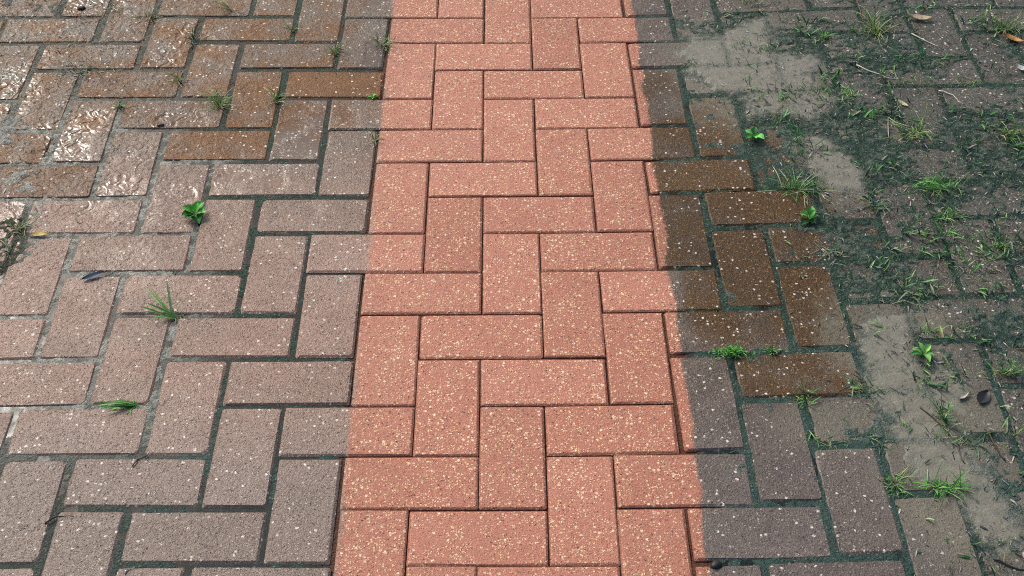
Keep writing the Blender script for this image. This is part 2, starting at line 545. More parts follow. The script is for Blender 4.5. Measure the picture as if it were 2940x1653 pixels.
# (x, y, amount): puddled pavers, wet orange-brown painted where sky sheen is missing
BROWN = [(-0.313, 1.051, 1.0), (-0.49, 0.85, 0.72), (-0.799, 0.767, 0.6), (-0.466, 0.948, 0.7), (-0.864, 0.852, 0.62),
         (-0.701, 1.051, 0.62), (-0.482, 1.25, 0.62), (-0.602, 1.17, 0.5), (-0.55, 1.34, 0.6), (-0.95, 1.35, 0.5), (-0.35, 1.15, 0.45), (-0.25, 0.95, 0.4), (-0.45, 1.15, .4),
         (0.408, 0.762, 0.8), (0.49, 0.664, 0.8), (0.457, 0.95, 0.9), (0.449, 0.517, 0.85), (0.547, 0.419, 0.8), (0.357, 0.622, 0.75),
         (0.587, 0.567, 0.6), (0.402, 0.364, 0.3), (0.56, 0.26, 0.72), (0.35, 0.865, 0.75), (0.35, 0.95, 0.6), (0.685, 0.475, 0.4), (0.55, 0.84, 0.5), (0.36, 1.25, 0.3), (0.36, 1.1, 0.3)]


def paver_rings(w, h, gap, chamf, depth, cut, r):
    """outline rings of one paver: worn top, chamfer foot, base.  10 points a ring"""
    def ring(hw, hh, c, jit):
        pts = [(-hw + c, -hh), (0, -hh), (hw - c, -hh), (hw, -hh + c), (hw, hh - c),
               (hw - c, hh), (0, hh), (-hw + c, hh), (-hw, hh - c), (-hw, -hh + c)]
        if h > w:
            pts = [(-hw + c, -hh), (hw - c, -hh), (hw, -hh + c), (hw, 0), (hw, hh - c),
                   (hw - c, hh), (-hw + c, hh), (-hw, hh - c), (-hw, 0), (-hw, -hh + c)]
        return [(x + r.normal(0, jit), y + r.normal(0, jit)) for x, y in pts]
    hw, hh = w / 2 - gap / 2, h / 2 - gap / 2
    top = ring(hw - chamf, hh - chamf, cut, 0.0005)
    mid = ring(hw, hh, cut * 0.7, 0.0002)
    V = [(x, y, 0.0) for x, y in top] + [(x, y, -depth) for x, y in mid] + [(x, y, -0.055) for x, y in mid]
    n = 10
    F = [tuple(range(n))]
    for k in range(2):
        for i in range(n):
            j = (i + 1) % n
            F.append((k * n + i, (k + 1) * n + i, (k + 1) * n + j, k * n + j))
    return V, F


def in_view(x, y):
    """rough ground quadrilateral around what the photograph covers, with a margin"""
    half = 0.70 + (y + 0.11) * 0.275
    return abs(x - 0.055) < half + 0.22 and -0.30 < y < 1.56


near, outer = [], []
for v in range(-8, 24):
    for u in range(-21, 22):
        k = (u + v) % 4
        if k == 0:
            near.append((u, v, 1, 2))
        elif k == 2:
            near.append((u, v, 2, 1))
allb, near = near, []
for b in allb:
    cx, cy = (b[0] + b[2] / 2) * 0.1, (b[1] + b[3] / 2) * 0.1
    (near if in_view(cx, cy) else outer).append(b)


def paver_shape(b):
    u, v, w, h = b
    c = lay(u + w / 2, v + h / 2)
    e = lay(u + w, v + h / 2) - lay(u, v + h / 2)
    f = lay(u + w / 2, v + h) - lay(u + w / 2, v)
    ang = 0.5 * (math.atan2(e[1], e[0]) + math.atan2(-f[0], f[1]))
    W, H = float(np.hypot(*e)), float(np.hypot(*f))
    clean = -0.21 < c[0] < 0.33
    gap = 0.0022 if clean else rng.uniform(0.0058, 0.0088)
    ch = rng.uniform(0.0032, 0.0042) if clean else rng.uniform(0.0030, 0.0046)
    cut = (rng.uniform(0.0010, 0.0022) if rng.random() < 0.85 else rng.uniform(0.003, 0.006)) if clean else (rng.uniform(0.0018, 0.0050) if rng.random() < 0.8 else rng.uniform(0.005, 0.009))
    V, F = paver_rings(W, H, gap, ch, rng.uniform(0.0016, 0.0024) if clean else rng.uniform(0.0026, 0.0036), cut, rng)
    c = c + rng.normal(0, 0.0004 if clean else 0.0009, 2)
    ang += rng.normal(0, 0.002 if clean else 0.005)
    dz = rng.normal(0, 0.0004 if clean else 0.0005)
    tilt = rng.normal(0, 0.0030 if clean else 0.0055, 2)
    if c[0] < 0.4:                                             # settled evenly: no corner sinks under the joint filling
        dz = float(np.clip(dz, -0.0002, 0.0009))
        tilt = np.clip(tilt, -0.006, 0.006) * (0.5 if w + h > 2 else 1.0)
    return V, F, c, ang, dz, tilt


for b in near:
    V, F, c, ang, dz, tilt = paver_shape(b)
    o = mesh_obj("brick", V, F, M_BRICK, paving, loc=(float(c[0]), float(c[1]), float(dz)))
    o.rotation_euler = (float(tilt[0]), float(tilt[1]), ang)
    u, v, w, h = b
    br = max([s for x, y, s in BROWN if u <= x * 10 < u + w and v <= y * 10 < v + h], default=0.0)
    br = max(br, 0.25 * rng.random() if c[0] > 0.3 else 0.12 * rng.random())
    pinkness = 0.0
    if c[0] < -0.2:
        pinkness = float(np.clip(1.1 - (c[1] - 0.1) / 0.75, 0, 1)) * rng.uniform(0.45, 1.0)
    elif c[0] < 0.33:
        pinkness = rng.uniform(0, 1)
    grime = float(np.clip((c[0] - 0.5) / 0.3, 0, 1)) * 0.8 if c[0] > 0.3 else float(np.clip((-0.62 - c[0]) / 0.3, 0, 1) * np.clip((c[1] - 0.8) / 0.3, 0, 1))
    clean = -0.2 < c[0] < 0.33
    o.color = (rng.uniform(0.46, 0.70) if clean else rng.uniform(0.25, 0.8), br, pinkness, grime)

OV, OF = [], []
for b in outer:
    V, F, c, ang, dz, tilt = paver_shape(b)
    R = Matrix.Rotation(ang, 3, 'Z')
    k = len(OV)
    for p in V:
        q = R @ Vector(p)
        OV.append((q.x + c[0], q.y + c[1], q.z + dz))
    OF += [tuple(i + k for i in f) for f in F]
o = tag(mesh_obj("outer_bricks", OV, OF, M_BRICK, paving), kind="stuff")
o.color = (0.5, 0.15, 0.3, 0.4)

# joint filling, silt and crept-in dirt: one fine relief sheet
def sheet(name, x0, x1, y0, y1, step, zoff=0.0):
    nx, ny = int((x1 - x0) / step) + 1, int((y1 - y0) / step) + 1
    gx, gy = np.meshgrid(np.linspace(x0, x1, nx), np.linspace(y0, y1, ny))
    z, silt, moss, sand = soil_fields(gx, gy)
    co = np.stack([gx, gy, z + zoff], -1).reshape(-1, 3).astype(np.float32)
    idx = np.arange(nx * ny).reshape(ny, nx)
    q = np.stack([idx[:-1, :-1], idx[:-1, 1:], idx[1:, 1:], idx[1:, :-1]], -1).reshape(-1, 4)
    me = bpy.data.meshes.new(name)
    me.vertices.add(len(co))
    me.vertices.foreach_set("co", co.ravel())
    me.loops.add(q.size)
    me.loops.foreach_set("vertex_index", q.ravel().astype(np.int32))
    me.polygons.add(len(q))
    me.polygons.foreach_set("loop_start", np.arange(0, q.size, 4, dtype=np.int32))
    me.polygons.foreach_set("use_smooth", np.ones(len(q), bool))
    me.update(calc_edges=True)
    at = me.color_attributes.new("kinds", 'FLOAT_COLOR', 'POINT')
    a = np.stack([silt, moss, sand, np.ones_like(silt)], -1).reshape(-1, 4).astype(np.float32)
    at.data.foreach_set("color", a.ravel())
    me.materials.append(M_SOIL)
    ob = bpy.data.objects.new(name, me)
    COL.objects.link(ob)
    return ob


s = sheet("joint_soil", -1.35, 1.46, -0.26, 1.56, 0.0032)
tag(s, "mossy soil, sand and grey silt filling the joints between the bricks", "soil", kind="stuff")
s = sheet("outer_soil", -2.2, 2.3, -0.85, 2.45, 0.02, -0.004)
tag(s, "soil in the joints of the outlying paving", "soil", kind="stuff")
wv = [(-1.3, -0.25, -0.0023), (-0.215, -0.25, -0.0023), (-0.215, 1.5, -0.0023), (-1.3, 1.5, -0.0023),
      (0.335, -0.25, -0.0023), (1.4, -0.25, -0.0023), (1.4, 1.5, -0.0023), (0.335, 1.5, -0.0023)]
tag(mesh_obj("water", wv, [(0, 1, 2, 3), (4, 5, 6, 7)], M_WATER), "shallow rain water standing in the open joints", kind="stuff")

PLANTS = [
    ('grass_tuft', 'dry', -0.712, 1.304, 0.055, 16, 'dry', 'dry brown grass tuft near top edge, leftmost of the larger tufts up there'),
    ('grass_tuft', 'tuft', -0.605, 1.217, 0.042, 18, 'dark', 'dark green tuft with pale blades at end of brown horizontal brick near top'),
    ('grass_tuft', 'tuft', -0.613, 1.070, 0.045, 16, 'pale', 'pale yellowish tuft at right end of long orange brick, upper left'),
    ('grass_tuft', 'tuft', -0.516, 0.986, 0.055, 22, 'yellow', 'spreading yellow-green tuft just below the pale one, above the wet orange patch'),
    ('grass_tuft', 'tuft', -0.405, 1.000, 0.045, 16, 'green', 'green tuft with one pale stalk, left of the deep orange brick'),
    ('grass_tuft', 'tuft', -0.401, 1.254, 0.035, 12, 'green', 'small green tuft in joint at top, second column left of pink strip'),
    ('grass_tuft', 'tuft', -0.306, 1.170, 0.045, 18, 'yellow', 'yellow-green tuft in the vertical joint one brick left of pink strip, near top'),
    ('grass_tuft', 'tuft', -0.208, 1.192, 0.05, 18, 'green', 'green tuft hugging the left edge of the pink strip near the top'),
    ('grass_tuft', 'tuft', -0.206, 0.870, 0.035, 8, 'pale', 'pale looping wisp of grass beside pink strip, below the deep orange brick'),
    ('seedling', 'broad', -0.217, 1.005, 0.014, 4, 'bright', 'tiny bright seedling at pink strip edge, right of the deep orange brick'),
    ('grass_tuft', 'tuft', -0.710, 0.980, 0.028, 10, 'green', 'small green tuft at head of vertical joint, upper left among pale bricks'),
    ('grass_tuft', 'flat', -0.807, 1.100, 0.06, 20, 'grey', 'flattened grey-green grass tuft on dark dirty bricks, upper left'),
    ('grass_tuft', 'fan', -0.533, 1.321, 0.05, 5, 'pale', 'few long pale blades lying on the brown brick at the top edge'),
    ('grass_tuft', 'flat', -0.780, 1.326, 0.045, 12, 'grey', 'wispy grey-green tuft on dark bricks at top edge, left of the dry tuft'),
    ('broadleaf_weed', 'broad', -0.510, 0.652, 0.03, 9, 'bright', 'bright green broad-leaved weed in the joint, alone among pale left bricks'),
    ('grass_tuft', 'fan', -0.501, 0.393, 0.062, 9, 'green', 'grass clump with long blades pointing up left, left centre among pale bricks'),
    ('grass_tuft', 'fan2', -0.530, 0.202, 0.05, 9, 'bright', 'bright green blade clump lying flat, lower left of the paving'),
    ('grass_tuft', 'dry', -0.813, 0.617, 0.055, 14, 'pale', 'straggly pale grass tuft at left edge beside the yellow leaf'),
    ('grass_tuft', 'tuft', -0.813, 0.549, 0.04, 16, 'dark', 'dark green tuft at the left edge, below the yellow leaf'),
    ('broadleaf_weed', 'broad', 0.515, 0.869, 0.026, 8, 'bright', 'round bright weed right of pink strip, beside upper dark brown bricks'),
    ('grass_tuft', 'tuft', 0.576, 0.711, 0.06, 34, 'green', 'large green tuft at right end of dark brown horizontal brick'),
    ('broadleaf_weed', 'broad', 0.580, 0.629, 0.026, 10, 'green', 'leafy green weed just below the large tuft at the dark brown brick'),
    ('moss_cushion', 'moss', 0.402, 0.302, 0.04, 60, 'bright', 'bright green mossy cushion in the joint right of pink strip, at mid height'),
    ('moss_cushion', 'moss', 0.466, 0.306, 0.018, 20, 'green', 'tiny green moss sprig, right neighbour of the bright moss cushion'),
    ('broadleaf_weed', 'star', 0.705, 0.294, 0.03, 7, 'bright', 'star-shaped bright weed at right margin of the grey silt, centre right'),
    ('grass_tuft', 'tuft', 0.670, 0.030, 0.045, 22, 'bright', 'bright green tuft at top edge of the lowest right reddish brick'),
    ('grass_tuft', 'tuft', 0.606, 0.033, 0.04, 14, 'green', 'sparse green tuft left of the bright one, bottom right'),
    ('broadleaf_weed', 'upright', 0.706, 0.159, 0.045, 12, 'green', 'upright feathery weed next to the black crumpled leaf, lower right'),
    ('grass_tuft', 'tuft', 0.504, 0.207, 0.035, 12, 'green', 'green tuft at lower right corner of the orange-brown wet brick'),
    ('grass_tuft', 'flat', 0.598, 0.223, 0.045, 16, 'teal', 'flat bluish-green tuft beside the pale silt, right of orange-brown wet brick'),
    ('grass_tuft', 'flat', 0.523, 0.118, 0.035, 12, 'green', 'low green sprig at the left end of a mossy joint, lower right'),
    ('grass_tuft', 'flat', 0.599, 0.120, 0.035, 12, 'teal', 'low bluish sprig at the right end of the mossy joint, lower right'),
    ('grass_tuft', 'tuft', 0.820, 1.234, 0.06, 30, 'yellow', 'big yellow-green tuft at the top right, above the flat patch'),
    ('grass_tuft', 'tuft', 0.713, 1.205, 0.035, 14, 'green', 'small green tuft at right margin of the upper grey silt patch'),
    ('grass_tuft', 'flat', 0.719, 1.010, 0.04, 14, 'bright', 'curved bright green blades right of the upper silt patch'),
    ('grass_tuft', 'flat', 0.829, 1.050, 0.05, 18, 'green', 'flat green patch of grass with a pale stem, upper right'),
    ('grass_tuft', 'flat', 0.962, 1.049, 0.045, 16, 'green', 'flat green grass patch, right neighbour of the one with pale stem'),
    ('grass_tuft', 'dry', 0.825, 0.879, 0.06, 26, 'yellow', 'large half-dry tuft with straw and twigs, upper right'),
    ('grass_tuft', 'tuft', 0.822, 0.712, 0.05, 24, 'bright', 'bright green tuft on dark mossy joint at right, above mid height'),
    ('grass_tuft', 'tuft', 0.830, 0.634, 0.04, 18, 'green', 'green tuft directly below the bright one on the mossy joint'),
    ('grass_tuft', 'flat', 0.709, 0.662, 0.045, 16, 'teal', 'bluish-green sprawling tuft right of the leafy weed'),
    ('grass_tuft', 'tuft', 1.101, 1.236, 0.055, 24, 'yellow', 'yellow-green tuft at the right edge above the orange leaf'),
    ('grass_tuft', 'tuft', 1.008, 0.871, 0.05, 20, 'yellow', 'tall yellowish tuft at right edge, upper part'),
    ('grass_tuft', 'tuft', 0.726, 0.350, 0.03, 10, 'green', 'small green sprout above the star-shaped weed'),
    ('grass_tuft', 'flat', 0.422, 1.117, 0.022, 8, 'teal', 'tiny sprig on the joint right of pink strip, left of upper silt patch'),
    ('grass_tuft', 'upright', 0.830, 0.254, 0.04, 12, 'green', 'thin upright weed at the right edge, level with the silt'),
    ('grass_tuft', 'flat', 0.728, 0.118, 0.04, 14, 'teal', 'ragged green sprigs under the upright feathery weed'),
    ('grass_tuft', 'tuft', 0.902, 0.554, 0.035, 14, 'green', 'grass tuft near right edge, just below mid height'),
    ('grass_tuft', 'flat', 0.602, 0.536, 0.04, 14, 'teal', 'dull green sprigs between two dark brown bricks, right centre'),
    ('grass_tuft', 'flat', 0.715, 0.431, 0.05, 18, 'teal', 'dark bluish grass patch right of the brown bricks, centre right'),
]

# ------------------------------------------------------------------ plants
TONES = {
    'bright': [(0.10, 0.42, 0.05), (0.20, 0.58, 0.10), (0.05, 0.24, 0.035)],
    'green': [(0.06, 0.26, 0.045), (0.14, 0.42, 0.08), (0.03, 0.12, 0.03), (0.34, 0.46, 0.20)],
    'yellow': [(0.14, 0.32, 0.05), (0.28, 0.44, 0.10), (0.06, 0.18, 0.03), (0.46, 0.46, 0.22)],
    'pale': [(0.36, 0.40, 0.18), (0.48, 0.48, 0.28), (0.20, 0.26, 0.08), (0.10, 0.16, 0.05)],
    'dark': [(0.03, 0.09, 0.03), (0.06, 0.14, 0.05), (0.02, 0.05, 0.02), (0.40, 0.42, 0.28)],
    'dry': [(0.20, 0.15, 0.07), (0.38, 0.32, 0.18), (0.07, 0.055, 0.03), (0.12, 0.16, 0.05)],
    'grey': [(0.16, 0.20, 0.13), (0.30, 0.32, 0.25), (0.06, 0.09, 0.06)],
    'teal': [(0.04, 0.14, 0.075), (0.09, 0.22, 0.11), (0.03, 0.08, 0.05), (0.28, 0.36, 0.24)],
}


def blade(V, F, Cc, base, az, length, width, lean, curl, col, segs=5, fold=0.35):
    """one bent, folded, tapering grass blade"""
    k = len(V)
    d = np.array((math.cos(az), math.sin(az), 0.0))
    s = np.array((-math.sin(az), math.cos(az), 0.0))
    p = np.array(base, float)
    el = lean
    twist = random.uniform(-0.4, 0.4)
    for i in range(segs + 1):
        t = i / segs
        w = width * (0.65 + 0.7 * t) * (1 - t) ** 0.55 if t < 1 else 0.0002
        w = max(w, 0.00025)
        nrm = -d * math.sin(el) + np.array((0, 0, 1.0)) * math.cos(el)
        ss = s * math.cos(twist * t) + nrm * math.sin(twist * t)
        for off, up in ((-0.5, fold), (0, 0), (0.5, fold)):
            V.append(p + ss * off * w + nrm * up * w * 0.5)
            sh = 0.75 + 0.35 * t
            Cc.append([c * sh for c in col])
        p = p + (d * math.cos(el) + np.array((0, 0, 1.0)) * math.sin(el)) * length / segs
        el -= curl / segs
        p[2] = max(p[2], 0.0008)
    for i in range(segs):
        for j in range(2):
            a = k + 3 * i + j
            F.append((a, a + 1, a + 4, a + 3))


def leaf_mesh(length, width, col, fold=0.25, droop=0.5, cuts=7, lobes=0.0):
    """a leaf with a stalk, a folded midrib and a rounded outline, growing along +x"""
    V, F, Cc = [], [], []
    el = random.uniform(0.25, 0.7)
    p = np.array((0.0, 0.0, 0.0))
    for i in range(cuts + 1):
        t = i / cuts
        w = width * (0.07 if t < 0.22 else math.sin(math.pi * ((t - 0.22) / 0.78) ** 0.8) + 0.06)
        w *= 1 + lobes * (1 if i % 2 else -1)
        for off, up in ((-0.5, fold), (-0.25, fold * 0.35), (0, 0), (0.25, fold * 0.35), (0.5, fold)):
            V.append(p + np.array((0, off * w, up * w)))
            sh = random.uniform(0.85, 1.15) * (1.25 if off == 0 else 1.0)
            Cc.append([c * sh for c in col])
        p = p + np.array((math.cos(el), 0, math.sin(el))) * length / cuts
        el -= droop / cuts
    for i in range(cuts):
        for j in range(4):
            a = 5 * i + j
            F.append((a, a + 1, a + 6, a + 5))
    return V, F, Cc


def ground_z(x, y):
    z = soil_fields(np.array([x]), np.array([y]))[0][0]
    return float(max(z, -0.0015))


def make_plant(name, kind, x, y, size, n, tone, label):
    cols = TONES[tone]
    z = ground_z(x, y) - 0.0004
    group = {"grass_tuft": "grass tufts growing in the joints", "broadleaf_weed": "broad-leaved weeds in the joints",
             "moss_cushion": "moss cushions in the joints", "seedling": "seedlings in the joints"}[name]
    cat = {"grass_tuft": "grass", "broadleaf_weed": "weed", "moss_cushion": "moss", "seedling": "seedling"}[name]
    pick = lambda: [c * random.uniform(0.8, 1.2) for c in random.choice(cols)]
    if kind in ('broad', 'star', 'fan', 'fan2'):
        root = bpy.data.objects.new(name, None)
        root.location = (x, y, z)
        COL.objects.link(root)
        tag(root, label, cat, group)
        if kind in ('broad', 'star'):
            V, F, Cc = [], [], []
            for k in range(3):
                blade(V, F, Cc, (0, 0, -0.001), 2.1 * k, size * 0.35, 0.0022, 1.1, 0.3, cols[2], segs=3)
            mesh_obj("stem", V, F, M_GRASS, root, Cc)
            for i in range(n):
                az = 2 * math.pi * i / n * 1.0 + random.uniform(-0.3, 0.3)
                L = size * random.uniform(0.6, 1.0)
                V, F, Cc = leaf_mesh(L, L * (0.62 if kind == 'broad' else 0.34), pick(), droop=random.uniform(0.5, 1.2), lobes=0.08 if kind == 'star' else 0.0)
                o = mesh_obj("leaf", V, F, M_GRASS, root, Cc, smooth=True, loc=(0, 0, 0.001 + 0.0012 * (i % 3)))
                o.rotation_euler = (0, -random.uniform(0.0, 0.5), az)
        else:
            az0 = math.radians(150 if kind == 'fan' else 195)
            for i in range(n):
                V, F, Cc = [], [], []
                az = az0 + random.gauss(0, 0.38)
                blade(V, F, Cc, (random.uniform(-.004, .004), random.uniform(-.004, .004), 0.0), az, size * random.uniform(0.7, 1.25), 0.0062 if i < 5 else 0.003,
                      random.uniform(0.15, 0.75), random.uniform(0.1, 0.9), pick())
                mesh_obj("blade", V, F, M_GRASS, root, Cc)
            for i in range(10):
                V, F, Cc = [], [], []
                blade(V, F, Cc, (random.uniform(-.008, .008), random.uniform(-.006, .006), 0.0), random.uniform(0, 6.28), size * random.uniform(0.2, 0.5), 0.0018,
                      random.uniform(0.0, 0.9), random.uniform(0.3, 1.2), random.choice(TONES['dry'] + cols))
                mesh_obj("dead_blade", V, F, M_GRASS, root, Cc)
        return root
    V, F, Cc = [], [], []
    if kind == 'moss':
        for i in range(n * 5):
            r, a = size * abs(random.gauss(0, 0.45)), random.uniform(0, 6.28)
            q = 1 + 0.35 * math.sin(3 * a + n) + 0.2 * math.sin(5 * a)
            bx, by = r * q * math.cos(a) * 0.9, r * q * math.sin(a) * 0.42
            hgt = 0.22 * size * max(0.0, 1 - (r / size) ** 2) * random.random()
            blade(V, F, Cc, (bx, by, hgt), random.uniform(0, 6.28), random.uniform(0.005, 0.013), random.uniform(0.0012, 0.0026), random.uniform(0.0, 1.2), 0.8, pick(), segs=3)
        o = mesh_obj(name, V, F, M_GRASS, None, Cc, loc=(x, y, z))
        return tag(o, label, cat, group)
    n = int(n * (2.0 if x < 0 else 2.8))
    size *= 1.0 if x < 0 else 1.12
    run = random.choice(((1, 0), (0, 1), (0.7, 0.4)))
    for i in range(n):
        a = random.uniform(0, 6.28)
        along = random.gauss(0, size * (0.16 if x < 0 else 0.30))
        rr = size * 0.10 * random.random()
        base = (rr * math.cos(a) + along * run[0], rr * math.sin(a) + along * run[1], 0.0)
        lean = {'tuft': random.uniform(0.10, 1.35), 'dry': random.uniform(0.1, 1.1), 'flat': random.uniform(0.0, 0.5), 'upright': random.uniform(0.9, 1.45)}[kind]
        if kind == 'flat':
            base = (random.gauss(0, size * 0.33), random.gauss(0, size * 0.2), 0.0)
        L = size * (0.25 + 0.85 * random.random() ** 1.6) * (0.85 if kind != 'flat' else 0.65)
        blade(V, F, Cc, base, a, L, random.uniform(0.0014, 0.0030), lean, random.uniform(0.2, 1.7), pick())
    if kind == 'upright':
        for i in range(18):
            t = i / 18
            blade(V, F, Cc, (0, 0, size * 0.9 * t), 2.4 * i, size * 0.4 * (1.1 - t), 0.0032, 0.5, 0.6, pick(), segs=3)
    root = bpy.data.objects.new(name, None)
    root.location = (x, y, z)
    COL.objects.link(root)
    tag(root, label, cat, group)
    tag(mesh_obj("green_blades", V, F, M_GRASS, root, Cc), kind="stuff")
    V, F, Cc = [], [], []
    for i in range(n // 2 + 4):                               # dead bits at the foot
        a = random.uniform(0, 6.28)
        blade(V, F, Cc, (random.gauss(0, size * .22), random.gauss(0, size * .14), 0.0), a, size * random.uniform(0.2, 0.55), 0.0016, random.uniform(0, 0.4), 0.5,
              random.choice(TONES['dry'] + TONES['dark'] + TONES['pale'][:2]), segs=3)
    tag(mesh_obj("dead_thatch", V, F, M_GRASS, root, Cc), kind="stuff")
    return root


for p in PLANTS:
    make_plant(*p)


# ------------------------------------------------------------------ fallen leaves, stones, twigs
def fallen_leaf(x, y, rot, length, width, col, label, curl=0.25, name="fallen_leaf"):
    V, F, Cc = [], [], []
    cuts = 8
    for i in range(cuts + 1):
        t = i / cuts
        w = width * (math.sin(math.pi * min(t * 0.97 + 0.03, 1)) ** 0.8)
        for j, off in enumerate((-0.5, -0.25, 0, 0.25, 0.5)):
            zz = curl * width * (abs(off) * 1.4 + 0.6 * (2 * t - 1) ** 2) + 0.0012 + random.uniform(0, 0.0005)
            V.append(((t - 0.5) * length, off * w, zz))
            sh = random.uniform(0.8, 1.15) * (0.7 if off == 0 else 1)
            Cc.append([c * sh for c in col])
    for i in range(cuts):
        for j in range(4):
            a = 5 * i + j
            F.append((a, a + 1, a + 6, a + 5))
    k = len(V)                                                # stalk
    for i, (px, pz) in enumerate(((length * 0.48, 0.002), (length * 0.62, 0.0024), (length * 0.74, 0.0018))):
        for dy, dz in ((-0.0006, 0), (0.0006, 0), (0, 0.001)):
            V.append((px, dy, pz + dz))
            Cc.append([c * 0.5 for c in col])
    for i in range(2):
        for j in range(3):
            F.append((k + 3 * i + j, k + 3 * i + (j + 1) % 3, k + 3 * i + 3 + (j + 1) % 3, k + 3 * i + 3 + j))
    z = max(ground_z(x, y), 0.0)
    o = mesh_obj(name, V, F, M_LEAF, None, Cc, smooth=True, loc=(x, y, z))
    o.rotation_euler = (random.uniform(-.08, .08), random.uniform(-.06, .06), rot)
    return tag(o, label, "leaf", "fallen leaves on the paving")


fallen_leaf(-0.772, 0.599, 0.05, 0.034, 0.012, (0.62, 0.44, 0.09), "small yellow leaf on the joint at the left edge")
fallen_leaf(-0.655, 0.491, 0.5, 0.038, 0.013, (0.045, 0.075, 0.12), "dark bluish leaf on the joint, left of centre height")
fallen_leaf(1.100, 1.195, -0.7, 0.045, 0.018, (0.55, 0.27, 0.09), "orange-tan dead leaf at the right edge near the top", 0.35)
fallen_leaf(0.924, 1.276, -0.2, 0.050, 0.020, (0.66, 0.55, 0.36), "pale cream dead leaf at the top right beside grass", 0.4)
fallen_leaf(0.822, 0.973, -0.9, 0.026, 0.010, (0.66, 0.60, 0.36), "small cream leaf scrap above the half-dry tuft", 0.2)
fallen_leaf(1.090, 1.089, -0.8, 0.030, 0.014, (0.70, 0.66, 0.62), "whitish leaf scrap at right edge below the orange leaf", 0.3)
fallen_leaf(0.745, 0.205, 0.6, 0.026, 0.009, (0.56, 0.52, 0.42), "small curled whitish leaf next to the upright feathery weed", 0.5)


def stone(name, x, y, r, sq, col, label, cat, seed):
    rr = random.Random(seed)
    V, F, Cc = [], [], []
    nu, nv = 12, 8
    ph = [rr.uniform(0, 6.28) for _ in range(6)]
    for j in range(nv + 1):
        th = math.pi * j / nv
        for i in range(nu):
            a = 6.2832 * i / nu
            q = r * rr.uniform(0.88, 1.12) * (1 + 0.16 * math.sin(2 * a + ph[0]) * math.sin(th) + 0.12 * math.sin(3 * a + ph[1] + 2 * th) + 0.07 * math.sin(5 * th + ph[2] + a))
            V.append((q * math.sin(th) * math.cos(a), q * math.sin(th) * math.sin(a) * 0.85, r * sq * (0.8 + math.cos(th))))
            Cc.append([c * rr.uniform(0.8, 1.25) for c in col])
    for j in range(nv):
        for i in range(nu):
            F.append((j * nu + i, (j + 1) * nu + i, (j + 1) * nu + (i + 1) % nu, j * nu + (i + 1) % nu))
    o = mesh_obj(name, V, F, M_LITTER, None, Cc, smooth=True, loc=(x, y, ground_z(x, y)))
    return tag(o, label, cat)


fallen_leaf(0.776, 0.203, 0.9, 0.034, 0.020, (0.018, 0.019, 0.024), "black crumpled leaf on dark dirt near the right edge, lower half", 0.18)
stone("pebble", 0.328, -0.100, 0.008, 0.45, (0.010, 0.011, 0.013), "round black pebble at the strip's right edge near the bottom", "pebble", 2)
stone("pebble", -0.864, 1.338, 0.008, 0.5, (0.02, 0.02, 0.02), "dark pebble at the top edge, far left", "pebble", 3)
stone("pebble", -0.618, 0.918, 0.006, 0.5, (0.05, 0.015, 0.012), "tiny reddish-brown pebble on pale bricks, upper left", "pebble", 4)


def twig(pts, r, col, label, name="twig"):
    V, F, Cc = [], [], []
    P = []
    for a, b in zip(pts[:-1], pts[1:]):
        for t in (0, 0.33, 0.66):
            P.append((a[0] + (b[0] - a[0]) * t + random.gauss(0, .001), a[1] + (b[1] - a[1]) * t + random.gauss(0, .001)))
    P.append(pts[-1])
    ox, oy = P[0]
    for i, (x, y) in enumerate(P):
        q = r * (1 - 0.5 * i / len(P))
        z = max(ground_z(x, y), 0.0) + q + 0.0008 * math.sin(i)
        for k in range(5):
            a = 6.2832 * k / 5
            V.append((x - ox + q * math.cos(a) * 0.7, y - oy + q * math.cos(a) * 0.7, z + q * math.sin(a)))
            Cc.append([c * random.uniform(0.75, 1.2) for c in col])
    for i in range(len(P) - 1):
        for k in range(5):
            F.append((5 * i + k, 5 * i + (k + 1) % 5, 5 * i + 5 + (k + 1) % 5, 5 * i + 5 + k))
    F.append((4, 3, 2, 1, 0))
    n = 5 * (len(P) - 1)
    F.append((n, n + 1, n + 2, n + 3, n + 4))
    o = mesh_obj(name, V, F, M_TWIG, None, Cc, smooth=True, loc=(ox, oy, 0))
    return tag(o, label, "twig", "straws and twigs lying on the paving")


STRAW, BARK = (0.62, 0.58, 0.46), (0.055, 0.038, 0.022)
twig([(0.758, 1.106), (0.781, 1.082), (0.826, 1.057)], 0.0018, STRAW, "long whitish straw right of the upper silt patch", "straw")
twig([(0.77, 0.861), (0.781, 0.924), (0.82, 0.898)], 0.0014, STRAW, "bent whitish straw left of the half-dry tuft", "straw")
twig([(0.805, 1.356), (0.806, 1.308), (0.803, 1.261)], 0.0022, (0.10, 0.055, 0.03), "brown twig running to the top edge above the big tuft")
twig([(0.893, 1.222), (0.926, 1.185), (0.944, 1.173)], 0.0016, STRAW, "pale straw below the cream leaf at the top right", "straw")
twig([(0.902, 1.015), (0.926, 1.001), (0.942, 0.972)], 0.0015, STRAW, "pale straw between the two flat grass patches, upper right", "straw")
twig([(-0.51, 0.082), (-0.502, 0.093), (-0.49, 0.104)], 0.0016, (0.16, 0.11, 0.07), "short brown twig across a joint, lower left")
twig([(-0.612, -0.02), (-0.595, -0.009), (-0.575, -0.009)], 0.0014, BARK, "dark twig in the bottom left corner, lowest on that side")
twig([(0.713, -0.093), (0.734, -0.108), (0.765, -0.114)], 0.0018, (0.04, 0.04, 0.045), "dark stem in the bottom right corner")
twig([(0.714, 0.118), (0.713, 0.102), (0.715, 0.075)], 0.0018, (0.08, 0.065, 0.05), "dark stem on the pale silt below the feathery weed")
twig([(0.675, 0.183), (0.694, 0.155), (0.705, 0.133)], 0.0012, BARK, "thin dark stem on the silt, left of the feathery weed")
